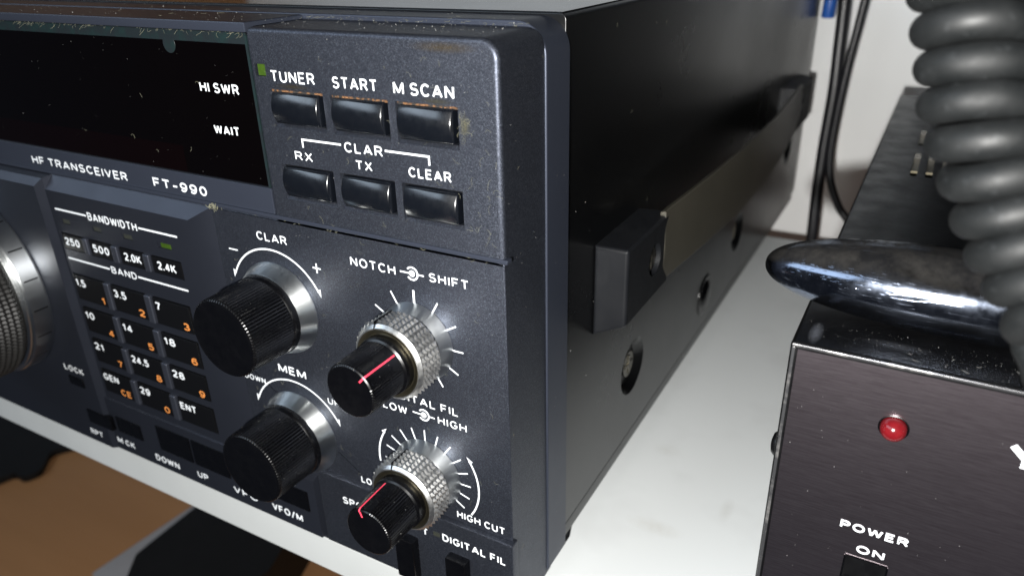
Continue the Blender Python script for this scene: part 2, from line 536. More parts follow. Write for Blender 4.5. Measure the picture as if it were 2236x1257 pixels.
GLYPH = {
    'A': (.70, [[(0, 0), (.35, 1), (.70, 0)], [(.12, .30), (.58, .30)]]),
    'B': (.58, [[(0, 0), (0, 1), (.34, 1)] + ell(.34, .765, .20, .235, 85, -85) + [(.0, .53)], [(.30, .53)] + ell(.36, .265, .22, .265, 85, -85) + [(0, 0)]]),
    'C': (.64, [ell(.34, .5, .34, .5, 42, 318)]),
    'D': (.62, [[(0, 0), (0, 1), (.26, 1)] + ell(.26, .5, .36, .5, 82, -82) + [(.26, 0), (0, 0)]]),
    'E': (.52, [[(.52, 1), (0, 1), (0, 0), (.52, 0)], [(0, .52), (.46, .52)]]),
    'F': (.50, [[(.50, 1), (0, 1), (0, 0)], [(0, .50), (.43, .50)]]),
    'G': (.68, [ell(.35, .5, .35, .5, 42, 335) + [(.66, .44), (.40, .44)]]),
    'H': (.62, [[(0, 0), (0, 1)], [(.62, 0), (.62, 1)], [(0, .52), (.62, .52)]]),
    'I': (.0, [[(0, 0), (0, 1)]]),
    'K': (.62, [[(0, 0), (0, 1)], [(.56, 1), (0, .36)], [(.20, .57), (.62, 0)]]),
    'L': (.48, [[(0, 1), (0, 0), (.48, 0)]]),
    'M': (.78, [[(0, 0), (0, 1), (.39, .08), (.78, 1), (.78, 0)]]),
    'N': (.62, [[(0, 0), (0, 1), (.62, 0), (.62, 1)]]),
    'O': (.72, [ell(.36, .5, .36, .5, 90, 450)]),
    'P': (.56, [[(0, 0), (0, 1), (.33, 1)] + ell(.33, .735, .23, .265, 85, -85) + [(0, .47)]]),
    'R': (.60, [[(0, 0), (0, 1), (.34, 1)] + ell(.34, .745, .22, .255, 85, -85) + [(0, .49)], [(.34, .49), (.60, 0)]]),
    'S': (.58, [ell(.29, .75, .26, .25, 28, 262) + ell(.29, .26, .29, .26, 80, -155)]),
    'T': (.60, [[(0, 1), (.60, 1)], [(.30, 1), (.30, 0)]]),
    'U': (.60, [[(0, 1), (0, .32)] + ell(.30, .31, .30, .31, 185, 355) + [(.60, .32), (.60, 1)]]),
    'V': (.64, [[(0, 1), (.32, 0), (.64, 1)]]),
    'W': (.94, [[(0, 1), (.22, 0), (.47, .95), (.72, 0), (.94, 1)]]),
    'X': (.62, [[(0, 0), (.60, 1)], [(.02, 1), (.62, 0)]]),
    'Y': (.64, [[(0, 1), (.32, .44), (.64, 1)], [(.32, .46), (.32, 0)]]),
    '0': (.50, [ell(.25, .5, .25, .5, 90, 450)]),
    '1': (.22, [[(0, .76), (.08, .80), (.20, 1), (.20, 0)]]),
    '2': (.50, [ell(.25, .72, .25, .28, 165, -32) + [(.0, 0), (.52, 0)]]),
    '3': (.50, [ell(.25, .75, .22, .25, 150, -85), ell(.25, .265, .26, .265, 88, -150)]),
    '4': (.54, [[(.40, 0), (.40, 1), (0, .26), (.54, .26)]]),
    '5': (.50, [[(.46, 1), (.08, 1), (.03, .50)] + ell(.24, .315, .26, .315, 135, -150)]),
    '6': (.52, [ell(.26, .31, .25, .31, 90, 450), ell(.31, .42, .30, .58, 185, 50)]),
    '7': (.50, [[(0, 1), (.50, 1), (.30, .55), (.18, 0)]]),
    '8': (.52, [ell(.26, .755, .21, .245, 90, 450), ell(.26, .265, .26, .265, 90, 450)]),
    '9': (.52, [ell(.26, .69, .25, .31, 90, 450), ell(.21, .58, .30, .58, 5, -130)]),
    '.': (.0, [[(0, -.06), (0, .10)]]),
    '-': (.36, [[(0, .42), (.36, .42)]]),
    '+': (.60, [[(0, .5), (.60, .5)], [(.30, .02), (.30, .98)]]),
    '/': (.40, [[(0, -.10), (.40, 1.08)]]),
}

def text_bm(body, x0, x1, z0, cap, y, weight=0.17, space=0.30, thick=0.05):
    """lettering of even stroke on the plane y = const, facing -Y, fitted to x0..x1 and the cap height."""
    wd = weight*cap
    cur, strokes, last = 0.0, [], 0.0
    for ch in body:
        if ch == ' ':
            cur += 0.34
            continue
        gw, st = GLYPH[ch]
        for line in st:
            part = [line[0]]
            for i in range(1, len(line)-1):
                part.append(line[i])
                u = (Vector(line[i])-Vector(line[i-1])).normalized()
                v = (Vector(line[i+1])-Vector(line[i])).normalized()
                if u.dot(v) < -0.25:              # an acute corner starts a new stroke
                    strokes.append([(cur+px, py) for px, py in part])
                    part = [line[i]]
            part.append(line[-1])
            strokes.append([(cur+px, py) for px, py in part])
        last = cur+gw
        cur = last+space
    bm = bmesh.new()
    sx = (x1-x0-wd)/last if last > 0 else 1.0
    sz = cap-wd
    for k, line in enumerate(strokes):
        ribbon(bm, [(x0+wd/2+px*sx, z0+wd/2+py*sz) for px, py in line], wd, y-0.003*(k % 3), thick)
    return bm

def letter(body, x0, x1, z0, cap, y, parent, m=None, weight=0.155, space=0.35, name='lettering'):
    bm = text_bm(body, x0, x1, z0, cap, y, weight, space)
    return obj(name, bm, m or M['white_ink'], parent, smooth=False)

def ribbon(bm, pts, wdt, y, thick=0.05):
    """painted line of width wdt through XZ points on the plane y."""
    P = [Vector(p) for p in pts]
    L_, R_ = [], []
    for i, p in enumerate(P):
        a = P[max(i-1, 0)]; b = P[min(i+1, len(P)-1)]
        if 0 < i < len(P)-1:
            u = (p-a).normalized(); v = (b-p).normalized()
            n = Vector((-(u.y+v.y), u.x+v.x))
            n = n/max(0.3, 1+u.dot(v))
        else:
            u = (b-a).normalized()
            n = Vector((-u.y, u.x))
        L_.append(p+n*wdt/2); R_.append(p-n*wdt/2)
    rings = []
    for l, r in zip(L_, R_):
        rings.append([(l.x, y, l.y), (r.x, y, r.y), (r.x, y-thick, r.y), (l.x, y-thick, l.y)])
    return loft(bm, rings)

def flat_poly(bm, pts, y, thick=0.05):
    return loft(bm, [[(x, y, z) for x, z in pts], [(x, y-thick, z) for x, z in pts]])

def arc_pts(cx, cz, r, a0, a1, n=40):
    return [(cx+r*math.cos(math.radians(a0+(a1-a0)*i/n)), cz+r*math.sin(math.radians(a0+(a1-a0)*i/n))) for i in range(n+1)]

# ------------------------------------------------------------------ the setting: wall, lower desk
bm = box(bmesh.new(), -1500, 900, 365, 385, -700, 170)
tag(obj('wall', bm, M['wall']), kind='structure')

bm = box(bmesh.new(), -420, 320, 4.0, 290, -108.5, -96, 0.6)
shelf = obj('shelf', bm, M['shelf'])
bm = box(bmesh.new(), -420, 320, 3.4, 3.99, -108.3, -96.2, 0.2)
obj('shaded_edge', bm, M['shaded_edge'], shelf)  # front edge of the shelf, with shade put into its colour
tag(shelf, 'white laminate shelf carrying the radio and the power supply', 'shelf')

bm = box(bmesh.new(), -1300, 500, 0, 360, -375, -350)
tag(obj('wooden_desk', bm, M['wood']), 'blurred brown wooden desk below the white shelf', 'desk')

# ------------------------------------------------------------------ the radio
radio = thing('radio_transceiver', 'dark grey radio transceiver with display, keypad and knobs standing on the shelf', 'radio')

# upper right block with the six push buttons
rp = round_poly([(-57.9, -0.5), (0, -0.5), (0, 40.2), (-57.9, 40.2)], [0.2, 0.2, 3.6, 1.5])
bm = prism_y(bmesh.new(), rp, 0.0, 16.72, 1.0, 4)
panel = obj('front_panel', bm, M['paint'], radio)
HOLES = [(-53.1, -39.5, 21.2, 28.5), (-37.4, -23.85, 21.1, 28.45), (-21.9, -8.6, 21.0, 28.4),
         (-53.1, -39.3, 5.8, 13.15), (-37.3, -23.9, 5.75, 13.1), (-22.0, -8.5, 5.8, 13.1)]
cb = bmesh.new()
for x0, x1, z0, z1 in HOLES:
    # slightly flared opening with a sloping lower lip
    loft(cb, [[(x0-.3, -0.5, z0-.75), (x1+.15, -0.5, z0-.75), (x1+.15, -0.5, z1+.1), (x0-.3, -0.5, z1+.1)],
              [(x0, 0.75, z0+.45), (x1, 0.75, z0+.45), (x1, 0.75, z1), (x0, 0.75, z1)],
              [(x0, 6.0, z0+.5), (x1, 6.0, z0+.5), (x1, 6.0, z1), (x0, 6.0, z1)]])
box(cb, -56.5, -53.7, -0.5, 1.0, 30.9, 33.3)
cut(panel, cb)

# lower right block, with the strip groove above it
rp = round_poly([(-141, -91.5), (-0.03, -91.5), (-0.03, 0.22), (-141, 0.22)], [0.2, 0.4, 0.1, 0.1])
bm = prism_y(bmesh.new(), rp, 0.0, 16.70, 0.4, 3)
obj('front_panel', bm, M['paint'], radio)
bm = box(bmesh.new(), -368, 0.75, -0.30, 1.5, 0.36, 1.25, 0.16)
obj('groove_strip', bm, M['bezel'], radio)

# display frame strips
bm = box(bmesh.new(), -368, -58.02, 0.3, 16.68, 1.0, 7.0, 0.25)
box(bm, -368, -58.02, 0.3, 16.68, 39.0, 41.0, 0.35)
box(bm, -368, -345, 0.3, 16.60, 7.1, 38.9, 0.25)
obj('display_frame', bm, M['bezel'], radio)
bm = box(bmesh.new(), -345, -58.1, 1.0, 5.0, 7.05, 38.95)
win = obj('display_window', bm, M['glass'], radio)
bm = box(bmesh.new(), -345, -58.7, 0.965, 2.0, 36.7, 38.9)
obj('acrylic_edge', bm, M['teal'], win)
bm = box(bmesh.new(), -58.72, -58.12, 0.45, 3.0, 7.1, 38.5)
obj('acrylic_edge', bm, M['teal'], win)
bm = box(bmesh.new(), -345, -85, 0.985, 2.0, 7.2, 13.5)
obj('red_filter', bm, M['glass_red'], win)
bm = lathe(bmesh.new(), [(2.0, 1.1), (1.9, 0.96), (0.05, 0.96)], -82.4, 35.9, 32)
obj('flash_ghost', bm, M['teal'], win)  # dim disc painted in for the blurred flash reflection in the window
letter('HI SWR', -75.2, -63.4, 26.3, 2.15, 0.99, win, weight=0.177)
letter('WAIT', -73.2, -65.4, 17.4, 2.0, 0.99, win, weight=0.193)
letter('HF TRANSCEIVER', -147.5, -107.5, 2.25, 2.2, 0.29, radio, weight=0.180)
letter('FT-990', -97.7, -79.0, 2.25, 2.35, 0.29, radio, weight=0.201)

# frame behind the panel and the case
rp = round_poly([(-368.3, -91), (0.4, -91), (0.4, 41.25), (-368.3, 41.25)], [1, 1.6, 6.2, 6.2], 10)
bm = prism_y(bmesh.new(), rp, 16.7, 26.7, 0.35, 3)
obj('bezel', bm, M['bezel'], radio)
rp = round_poly([(-367.6, -84.9), (-0.5, -84.9), (-0.5, 41.6), (-367.6, 41.6)], [0.2, 0.2, 1.2, 1.2], 5)
bm = prism_y(bmesh.new(), rp, 26.72, 338, 0.2, 2)
case = obj('case', bm, M['black_case'], radio)
cb = bmesh.new()
t = bmesh.new()
def hole_x(bm_, y, z, ry, rz, x0, x1, n=40):
    return loft(bm_, [[(x0, y+ry*math.cos(2*math.pi*i/n), z+rz*math.sin(2*math.pi*i/n)) for i in range(n)],
                      [(x1, y+ry*math.cos(2*math.pi*i/n), z+rz*math.sin(2*math.pi*i/n)) for i in range(n)]])
def cup(bm_, y, z, ry, rz):
    return loft(bm_, [[(x, y+ry*k*math.cos(2*math.pi*i/48), z+rz*k*math.sin(2*math.pi*i/48)) for i in range(48)] for x, k in ((2, 1.0), (-0.5, 1.0), (-1.1, .93), (-2.3, .80), (-2.9, .74))])
cup(cb, 74.5, -61.5, 9.2, 8.8)
cup(cb, 199.0, -62.0, 9.2, 8.2)
cup(cb, 300.0, -50.0, 9.2, 9.0)
cut(case, cb)
bm = box(bmesh.new(), -366.5, -1.4, 27.0, 337, 41.3, 41.85, 0.2)
obj('top_cover', bm, M['top_gloss'], radio)
bm = box(bmesh.new(), -367, -1.0, 27, 336, -90.4, -86.1, 0.4)
box(bm, -366, -4.0, 27.5, 335, -86.3, -84.0)
obj('chassis', bm, M['black_case'], radio)
for x, y in ((-30, 110), (-340, 110), (-30, 270), (-340, 270)):
    bm = loft(bmesh.new(), [[(x+9*math.cos(a*math.pi/16), y+9*math.sin(a*math.pi/16), z) for a in range(32)] for z in (-96, -89)])
    obj('foot', bm, M['black_matte'], radio)

# keypad plateau, tuning-knob field and the lower strips
bm = frustum(bmesh.new(), (-142, -77.6, -72, 0.3), (-142, -84.3, -72, -3.4), 0.3, -2.5)
pad = obj('keypad_panel', bm, M['paint_dark'], radio, sharp=10)
rp = [(-368, -88.0), (-141.2, -88.0), (-141.2, 0.25), (-368, 0.25)]
bm = bmesh.new()
loft(bm, [[(-368, 0.4, -88), (-139.8, 0.4, -88), (-139.8, 0.4, 0.25), (-368, 0.4, 0.25)],
          [(-368, -2.5, -88), (-140.5, -2.5, -88), (-140.5, -2.5, -0.4), (-368, -2.5, -0.4)],
          [(-368, -4.0, -88), (-142.6, -4.0, -88), (-142.6, -4.0, -2.4), (-368, -4.0, -2.4)]])
field = obj('tuning_panel', bm, M['paint_dark'], radio, sharp=10)
bm = frustum(bmesh.new(), (-143, -56.2, -88.2, -67.6), (-143, -56.6, -88.0, -69.4), 0.4, -3.0)
strip = obj('lower_panel', bm, M['paint_dark'], radio, sharp=10)
bm = box(bmesh.new(), -56.4, 0.75, -1.5, 1.2, -89.8, -66.6, 0.45)
strip_r = obj('lower_panel', bm, M['paint'], radio)

# --- push buttons
def push_button(x0, x1, z0, z1):
    # cylinder-fronted cap: the face bulges towards the middle of its height
    bm = bmesh.new()
    bx0, bx1, bz0, bz1 = x0+0.75, x1-0.75, z0+0.75, z1-0.42
    n = 14
    sec = []
    for i in range(n+1):
        t = i/n
        z = bz0+(bz1-bz0)*t
        y = 0.05-1.45*math.sin(math.pi*(0.12+0.76*t))
        sec.append((y, z))
    sec = [(5.0, bz0)] + sec + [(5.0, bz1)]
    e = 0.22
    mid = [(y, z) for y, z in sec]
    inner = [(y+(e if 0 < k < len(sec)-1 else 0), z+(e*(0.5-(z-bz0)/(bz1-bz0))*1.2)) for k, (y, z) in enumerate(sec)]
    rings = [[(bx0, y, z) for y, z in inner], [(bx0+e*.3, y-e*.7 if 0 < k < len(sec)-1 else y, z) for k, (y, z) in enumerate(inner)],
             [(bx0+e, y, z) for y, z in mid], [(bx1-e, y, z) for y, z in mid],
             [(bx1-e*.3, y-e*.7 if 0 < k < len(sec)-1 else y, z) for k, (y, z) in enumerate(inner)], [(bx1, y, z) for y, z in inner]]
    loft(bm, rings)
    return obj('push_button', bm, M['button'], radio, sharp=50)

for k, (x0, x1, z0, z1) in enumerate(HOLES):
    pb = push_button(x0, x1, z0, z1)
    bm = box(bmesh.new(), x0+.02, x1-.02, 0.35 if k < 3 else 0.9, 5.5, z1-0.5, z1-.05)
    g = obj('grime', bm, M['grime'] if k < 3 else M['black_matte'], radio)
bm = box(bmesh.new(), -56.1, -53.9, 0.35, 0.9, 31.0, 33.2)
obj('indicator_lamp', bm, M['led_green'], radio)

# --- printing on the upper block
letter('TUNER', -52.5, -41.0, 30.0, 2.25, 0.02, radio)
letter('START', -36.6, -25.9, 29.8, 2.2, 0.02, radio)
letter('M SCAN', -22.2, -9.1, 29.75, 2.25, 0.02, radio)
letter('CLAR', -35.5, -26.1, 17.6, 2.05, 0.02, radio, weight=0.158)
letter('RX', -49.0, -44.3, 14.5, 1.85, 0.02, radio, weight=0.158)
letter('TX', -33.1, -29.0, 14.4, 1.85, 0.02, radio, weight=0.158)
letter('CLEAR', -20.3, -10.7, 14.5, 1.95, 0.02, radio)
for P in ([(-46.45, 17.3), (-46.45, 18.95), (-36.3, 18.95)], [(-25.5, 18.9), (-15.4, 18.9), (-15.4, 17.25)]):
    obj('printed_line', ribbon(bmesh.new(), P, 0.40, 0.02), M['white_ink'], radio, smooth=False)

# --- printing round the knobs
CL, ME, NO, DI = (-61.0, -22.2), (-61.0, -57.2), (-21.8, -21.3), (-22.0, -55.8)
letter('CLAR', -64.7, -55.5, -5.65, 2.05, 0.02, radio)
letter('MEM', -65.3, -56.3, -40.6, 2.3, 0.02, radio, weight=0.177)
letter('NOTCH', -37.6, -25.8, -6.95, 2.05, 0.02, radio)
letter('SHIFT', -17.5, -8.2, -6.65, 1.95, 0.02, radio)
letter('DIGITAL FIL', -31.6, -12.5, -37.45, 2.0, 0.02, radio, weight=0.155)
letter('LOW', -33.1, -26.3, -41.2, 2.0, 0.02, radio, weight=0.155)
letter('HIGH', -18.0, -10.6, -40.9, 1.95, 0.02, radio)
letter('HIGH CUT', -14.6, -1.9, -65.75, 2.0, 0.02, radio, weight=0.164)
letter('LOW CUT', -42.8, -31.0, -66.3, 1.9, 0.02, radio, weight=0.164)
letter('DOWN', -78.2, -70.9, -46.0, 1.55, 0.02, radio, weight=0.155)
letter('UP', -50.2, -46.6, -45.5, 1.75, 0.02, radio, weight=0.155)
letter('-', -75.0, -71.8, -10.65, 2.2, 0.02, radio)
letter('+', -48.95, -46.25, -11.0, 2.8, 0.02, radio, weight=0.130)

def arrow_arc(cx, cz, r, a0, a1, heads=(True, True), wdt=0.42, hl=1.9, hw=0.95, flip=1):
    bm = ribbon(bmesh.new(), arc_pts(cx, cz, r, a0, a1), wdt, 0.02)
    for a, s, on in ((a0, 1, heads[0]), (a1, -1, heads[1])):
        if not on:
            continue
        t = math.radians(a)
        tip = Vector((cx+r*math.cos(t), cz+r*math.sin(t)))
        d = Vector((-math.sin(t), math.cos(t)))*s*(1 if a1 > a0 else -1)
        n = Vector((math.cos(t), math.sin(t)))
        b = tip + d*hl*0.35
        tip = tip - d*hl*0.65
        flat_poly(bm, [tuple(tip), tuple(b+n*hw), tuple(b-n*0.12)], 0.018)
    obj('printed_arrow', bm, M['white_ink'], radio, smooth=False)
arrow_arc(*CL, 14.55, 26.5, 154.0)
arrow_arc(*ME, 14.85, 28.0, 155.0)
arrow_arc(*DI, 13.85, 146.0, 186.0, (True, False), hl=1.7, hw=0.8)
arrow_arc(*DI, 13.7, 33.0, -34.0, (True, False), hl=1.7, hw=0.8)

bm = bmesh.new()
for k in range(8):
    a = math.radians(148.5-29.6*k)
    r0, r1 = 8.9, 12.1-0.12*k
    ribbon(bm, [(NO[0]+r0*math.cos(a), NO[1]+r0*math.sin(a)), (NO[0]+r1*math.cos(a), NO[1]+r1*math.sin(a))], 0.50 if k == 2 else 0.34, 0.02)
for k in range(13):
    a = math.radians(178.5-17.7*k)
    r0, r1 = 9.0, 12.1-0.05*k
    ribbon(bm, [(DI[0]+r0*math.cos(a), DI[1]+r0*math.sin(a)), (DI[0]+r1*math.cos(a), DI[1]+r1*math.sin(a))], 0.32, 0.02)
obj('scale_tick', bm, M['white_ink'], radio, smooth=False)

def dual_symbol(cx, cz):
    bm = flat_poly(bmesh.new(), arc_pts(cx, cz, 0.72, 0, 348, 29), 0.02)
    ribbon(bm, arc_pts(cx, cz, 1.35, -142, 142, 30), 0.40, 0.02)
    ribbon(bm, [(cx-3.0, cz), (cx-0.6, cz)], 0.34, 0.016)
    ribbon(bm, [(cx+1.4, cz), (cx+2.9, cz)], 0.34, 0.016)
    obj('printed_symbol', bm, M['white_ink'], radio, smooth=False)
dual_symbol(-21.6, -5.75)
dual_symbol(-21.75, -39.85)

letter('DIGITAL FIL', -18.2, -1.1, -73.15, 2.15, -1.49, radio, weight=0.177)
letter('SPOT', -48.6, -40.0, -74.0, 2.1, -1.49, radio, weight=0.164)
letter('T', -24.0, -22.4, -73.6, 2.0, -1.49, radio, weight=0.164)
letter('RPT', -152.3, -146.2, -85.5, 2.0, -3.99, radio, weight=0.177)
letter('M CK', -140.3, -132.0, -85.5, 2.1, -2.99, radio, weight=0.177)
letter('DOWN', -122.3, -111.8, -85.9, 2.2, -2.99, radio, weight=0.177)
letter('UP', -103.7, -99.3, -85.4, 2.1, -2.99, radio, weight=0.177)
letter('VFO', -88.8, -79.5, -85.2, 2.2, -2.99, radio, weight=0.177)
letter('VFO/M', -73.9, -62.9, -85.3, 2.3, -2.99, radio, weight=0.177)
letter('LOCK', -156.0, -146.5, -62.6, 2.0, -3.99, radio, weight=0.164)

# --- knobs
def plain_knob(c):
    cx, cz = c
    n = 240
    prof = [(9.85, -3.8), (9.9, -4.6), (9.75, -5.3), (9.55, -5.6), (9.62, -5.8), (9.35, -16.3), (9.2, -16.8), (8.9, -17.1), (8.4, -17.2), (7.9, -17.05), (0.4, -16.95)]
    def rad(i, k, r):
        return r-(0.24 if (k in (4, 5, 6) and i % 3 == 0) else 0)
    kn = obj('knob', lathe(bmesh.new(), prof, cx, cz, n, rad), M['black_gloss'], radio, sharp=28)
    obj('skirt', lathe(bmesh.new(), [(11.2, 0.6), (11.55, -0.15), (11.5, -0.55), (9.95, -3.9), (9.0, -4.0)], cx, cz, 128), M['steel'], kn, sharp=20)
    return kn

def dual_knob(c, ang, mark):
    cx, cz = c
    n = 180
    a0 = math.radians(ang)
    prof = [(6.35, -9.8), (6.4, -11.2), (6.25, -12.0), (5.85, -12.3), (5.92, -12.5), (5.78, -20.9), (5.6, -21.4), (5.3, -21.6), (5.0, -21.5), (0.3, -21.45)]
    def rad(i, k, r):
        a = 2*math.pi*i/n
        d = abs((a-a0+math.pi) % (2*math.pi)-math.pi)
        if k in (4, 5, 6):
            if d < 0.42:
                return r-0.04
            return r-(0.2 if i % 3 == 0 else 0)
        return r
    kn = obj('dual_knob', lathe(bmesh.new(), prof, cx, cz, n, rad), M['black_gloss'], radio, sharp=28)
    # red pointer line running along the cap and over its front edge
    u = Vector((math.cos(a0), math.sin(a0))); v = Vector((-u.y, u.x))
    bm = bmesh.new()
    rings = []
    for r, y in ((5.80, -12.6), (5.92, -12.6), (5.80, -20.9), (5.62, -21.42), (5.3, -21.66), (4.9, -21.58), (3.7, -21.52)):
        rings.append((r, y))
    wd = 0.20
    pts = []
    for r, y in rings[1:]:
        p = Vector(c)+u*r
        pts.append([(p.x+v.x*wd, y, p.y+v.y*wd), (p.x-v.x*wd, y, p.y-v.y*wd), (p.x-v.x*wd-u.x*.2, y+.12, p.y-v.y*wd-u.y*.2), (p.x+v.x*wd-u.x*.2, y+.12, p.y+v.y*wd-u.y*.2)])
    loft(bm, pts)
    obj('pointer_line', bm, M['red_ink'], kn, smooth=False)
    # knurled outer ring: rows of pyramids
    na = 40
    rows = 5
    prof2 = [(8.0, -3.4), (8.45, -3.75)]
    yy0, yy1 = -3.9, -9.4
    for i in range(rows*2+1):
        prof2.append((8.45, yy0+(yy1-yy0)*i/(rows*2)))
    prof2 += [(8.35, -9.6), (7.75, -10.2), (7.45, -10.25), (6.9, -9.7), (6.2, -9.6)]
    def rad2(i, k, r):
        k2 = k-2
        if 0 <= k2 <= rows*2 and i % 2 == 1 and k2 % 2 == 1:
            return 9.0
        if 0 <= k2 <= rows*2:
            return 8.38
        return r
    ring = obj('knurled_ring', lathe(bmesh.new(), prof2, cx, cz, na*2, rad2), M['steel_dull'], kn, sharp=14)
    bm = lathe(bmesh.new(), [(6.95, -9.62), (7.3, -10.1), (7.5, -10.32), (7.2, -10.3), (6.6, -9.9)], cx, cz, 96)
    obj('rim', bm, M['brass'], kn)
    am = math.radians(mark)
    uu = Vector((math.cos(am), math.sin(am))); vv = Vector((-uu.y, uu.x))
    bm = bmesh.new()
    P = []
    for r, y in ((8.95, -3.9), (8.95, -9.5), (8.45, -9.75), (7.8, -10.3)):
        p = Vector(c)+uu*r
        P.append([(p.x+vv.x*.14, y, p.y+vv.y*.14), (p.x-vv.x*.14, y, p.y-vv.y*.14), (p.x-vv.x*.14-uu.x*.6, y+.1, p.y-vv.y*.14-uu.y*.6), (p.x+vv.x*.14-uu.x*.6, y+.1, p.y+vv.y*.14-uu.y*.6)])
    loft(bm, P)
    obj('index_line', bm, M['black_gloss'], kn, smooth=False)
    obj('skirt', lathe(bmesh.new(), [(8.7, 0.5), (9.05, -0.1), (9.0, -0.4), (8.15, -3.3), (7.9, -3.45)], cx, cz, 128), M['steel'], kn, sharp=20)
    return kn

plain_knob(CL)
plain_knob(ME)
dual_knob(NO, 46, 108)
dual_knob(DI, 108, 104)

# --- main tuning knob
tk_c = (-182.0, -37.0)
def tune_rad(i, k, r):
    if 0 <= k-3 <= 20 and (k-3) % 2 == 1 and i % 2 == 1:
        return 28.9
    return r
prof = [(27.0, -11.0), (27.8, -11.3), (28.2, -11.9)] + [(28.25, -12.2-0.85*i) for i in range(21)] + [(28.0, -30.2), (27.0, -31.2), (24.0, -31.6), (0.5, -31.6)]
tk = obj('tuning_knob', lathe(bmesh.new(), prof, *tk_c, 260, tune_rad), M['rubber_grip'], radio, sharp=14)
obj('metal_ring', lathe(bmesh.new(), [(28.8, -3.6), (29.5, -4.6), (29.5, -9.6), (29.2, -10.1), (28.7, -10.2), (28.6, -10.7), (28.0, -11.2), (26.5, -11.2)], *tk_c, 200), M['steel'], tk, sharp=20)
bm = bmesh.new()
for k in range(20):
    a = math.radians(12.0+18*k)
    u = Vector((math.cos(a), math.sin(a))); v = Vector((-u.y, u.x))
    P = []
    for y in (-4.9, -9.0):
        p = Vector(tk_c)+u*29.55
        P.append([(p.x+v.x*.22, y, p.y+v.y*.22), (p.x-v.x*.22, y, p.y-v.y*.22), (p.x-v.x*.22-u.x*.4, y, p.y-v.y*.22-u.y*.4), (p.x+v.x*.22-u.x*.4, y, p.y+v.y*.22-u.y*.4)])
    loft(bm, P)
obj('graduation', bm, M['black_matte'], tk, smooth=False)

# --- keypad
KY = -2.5
cb = bmesh.new()
BW = [(-138.9, -129.0), (-126.9, -117.0), (-114.3, -104.2), (-101.7, -90.2)]
COLS = [(-139.0, -124.9), (-122.4, -108.0), (-105.2, -90.6)]
ROWS = [-27.4, -37.7, -47.8, -58.2]
KH = 8.3
for x0, x1 in BW:
    box(cb, x0, x1, -4, -0.2, -20.2, -15.2)
LEDX = [(-136.9, -133.2), (-123.6, -119.9), (-111.2, -107.4), (-97.7, -92.6)]
for x0, x1 in LEDX:
    box(cb, x0, x1, -4, -1.9, -12.6, -11.1)
for z in ROWS:
    for x0, x1 in COLS:
        box(cb, x0, x1, -4, -0.2, z-KH, z)
cut(pad, cb)

def key(name, x0, x1, z0, z1, yf=-2.95):
    bm = bmesh.new()
    e = 0.5
    loft(bm, [[(x0, 0.0, z0), (x1, 0.0, z0), (x1, 0.0, z1), (x0, 0.0, z1)],
              [(x0, yf+.5, z0), (x1, yf+.5, z0), (x1, yf+.5, z1), (x0, yf+.5, z1)],
              [(x0+.12, yf+.1, z0+.12), (x1-.12, yf+.1, z0+.12), (x1-.12, yf+.1, z1-.12), (x0+.12, yf+.1, z1-.12)],
              [(x0+e, yf, z0+e), (x1-e, yf, z0+e), (x1-e, yf, z1-e), (x0+e, yf, z1-e)]])
    return obj(name, bm, M['black_matte'], radio, sharp=40)

for (x0, x1), s, (a, b) in zip(BW, ('250', '500', '2.0K', '2.4K'), ((-137.6, -131.2), (-125.4, -118.6), (-112.4, -105.6), (-99.4, -92.4))):
    k = key('bandwidth_key', x0+.25, x1-.25, -19.95, -15.45, -2.7)
    letter(s, a, b, -18.7, 2.25, -2.69, k, weight=0.193)
for i, (x0, x1) in enumerate(LEDX):
    bm = box(bmesh.new(), x0+.15 if i < 3 else x0+.9, x1-.15, -2.2, -1.0, -12.5, -11.2)
    obj('indicator_lamp', bm, M['led_green'] if i == 3 else M['led_dark'], radio)

for z in ROWS:
    for x0, x1 in ((-124.75, -122.6), (-107.8, -105.4)):
        obj('key_divider', box(bmesh.new(), x0, x1, -3.35, -2.0, z-KH+.1, z-.1, 0.35, 3), M['divider'], radio)
for x0, x1 in ((-128.85, -127.05), (-116.85, -114.45), (-104.05, -101.85)):
    obj('key_divider', box(bmesh.new(), x0, x1, -3.3, -2.0, -20.0, -15.3, 0.35, 3), M['divider'], radio)
CAPS = [[('1.5', '1'), ('3.5', '2'), ('7', '3')], [('10', '4'), ('14', '5'), ('18', '6')],
        [('21', '7'), ('24.5', '8'), ('28', '9')], [('GEN', 'CE'), ('29', '0'), ('ENT', None)]]
WID = {'1.5': 4.2, '3.5': 5.2, '7': 2.0, '10': 3.9, '14': 4.0, '18': 4.3, '21': 4.0, '24.5': 7.3, '28': 4.8, 'GEN': 6.9, '29': 4.4, 'ENT': 6.5,
       '1': 1.3, '2': 2.3, '3': 2.3, '4': 2.2, '5': 2.2, '6': 2.3, '7o': 2.0, '8': 2.2, '9': 2.2, 'CE': 4.6, '0': 2.2}
for r, z in enumerate(ROWS):
    for c, (x0, x1) in enumerate(COLS):
        a, b = CAPS[r][c]
        k = key('keypad_key', x0+.3, x1-.3, z-KH+.3, z-.3)
        wz = 2.3
        letter(a, x0+1.25, x0+1.25+WID[a], z-1.3-wz, wz, -2.94, k, weight=0.190)
        if b:
            wo = WID['7o'] if b == '7' else WID[b]
            letter(b, x1-1.5-wo, x1-1.5, z-KH+1.0, 2.15, -2.94, k, M['orange_ink'], weight=0.193)

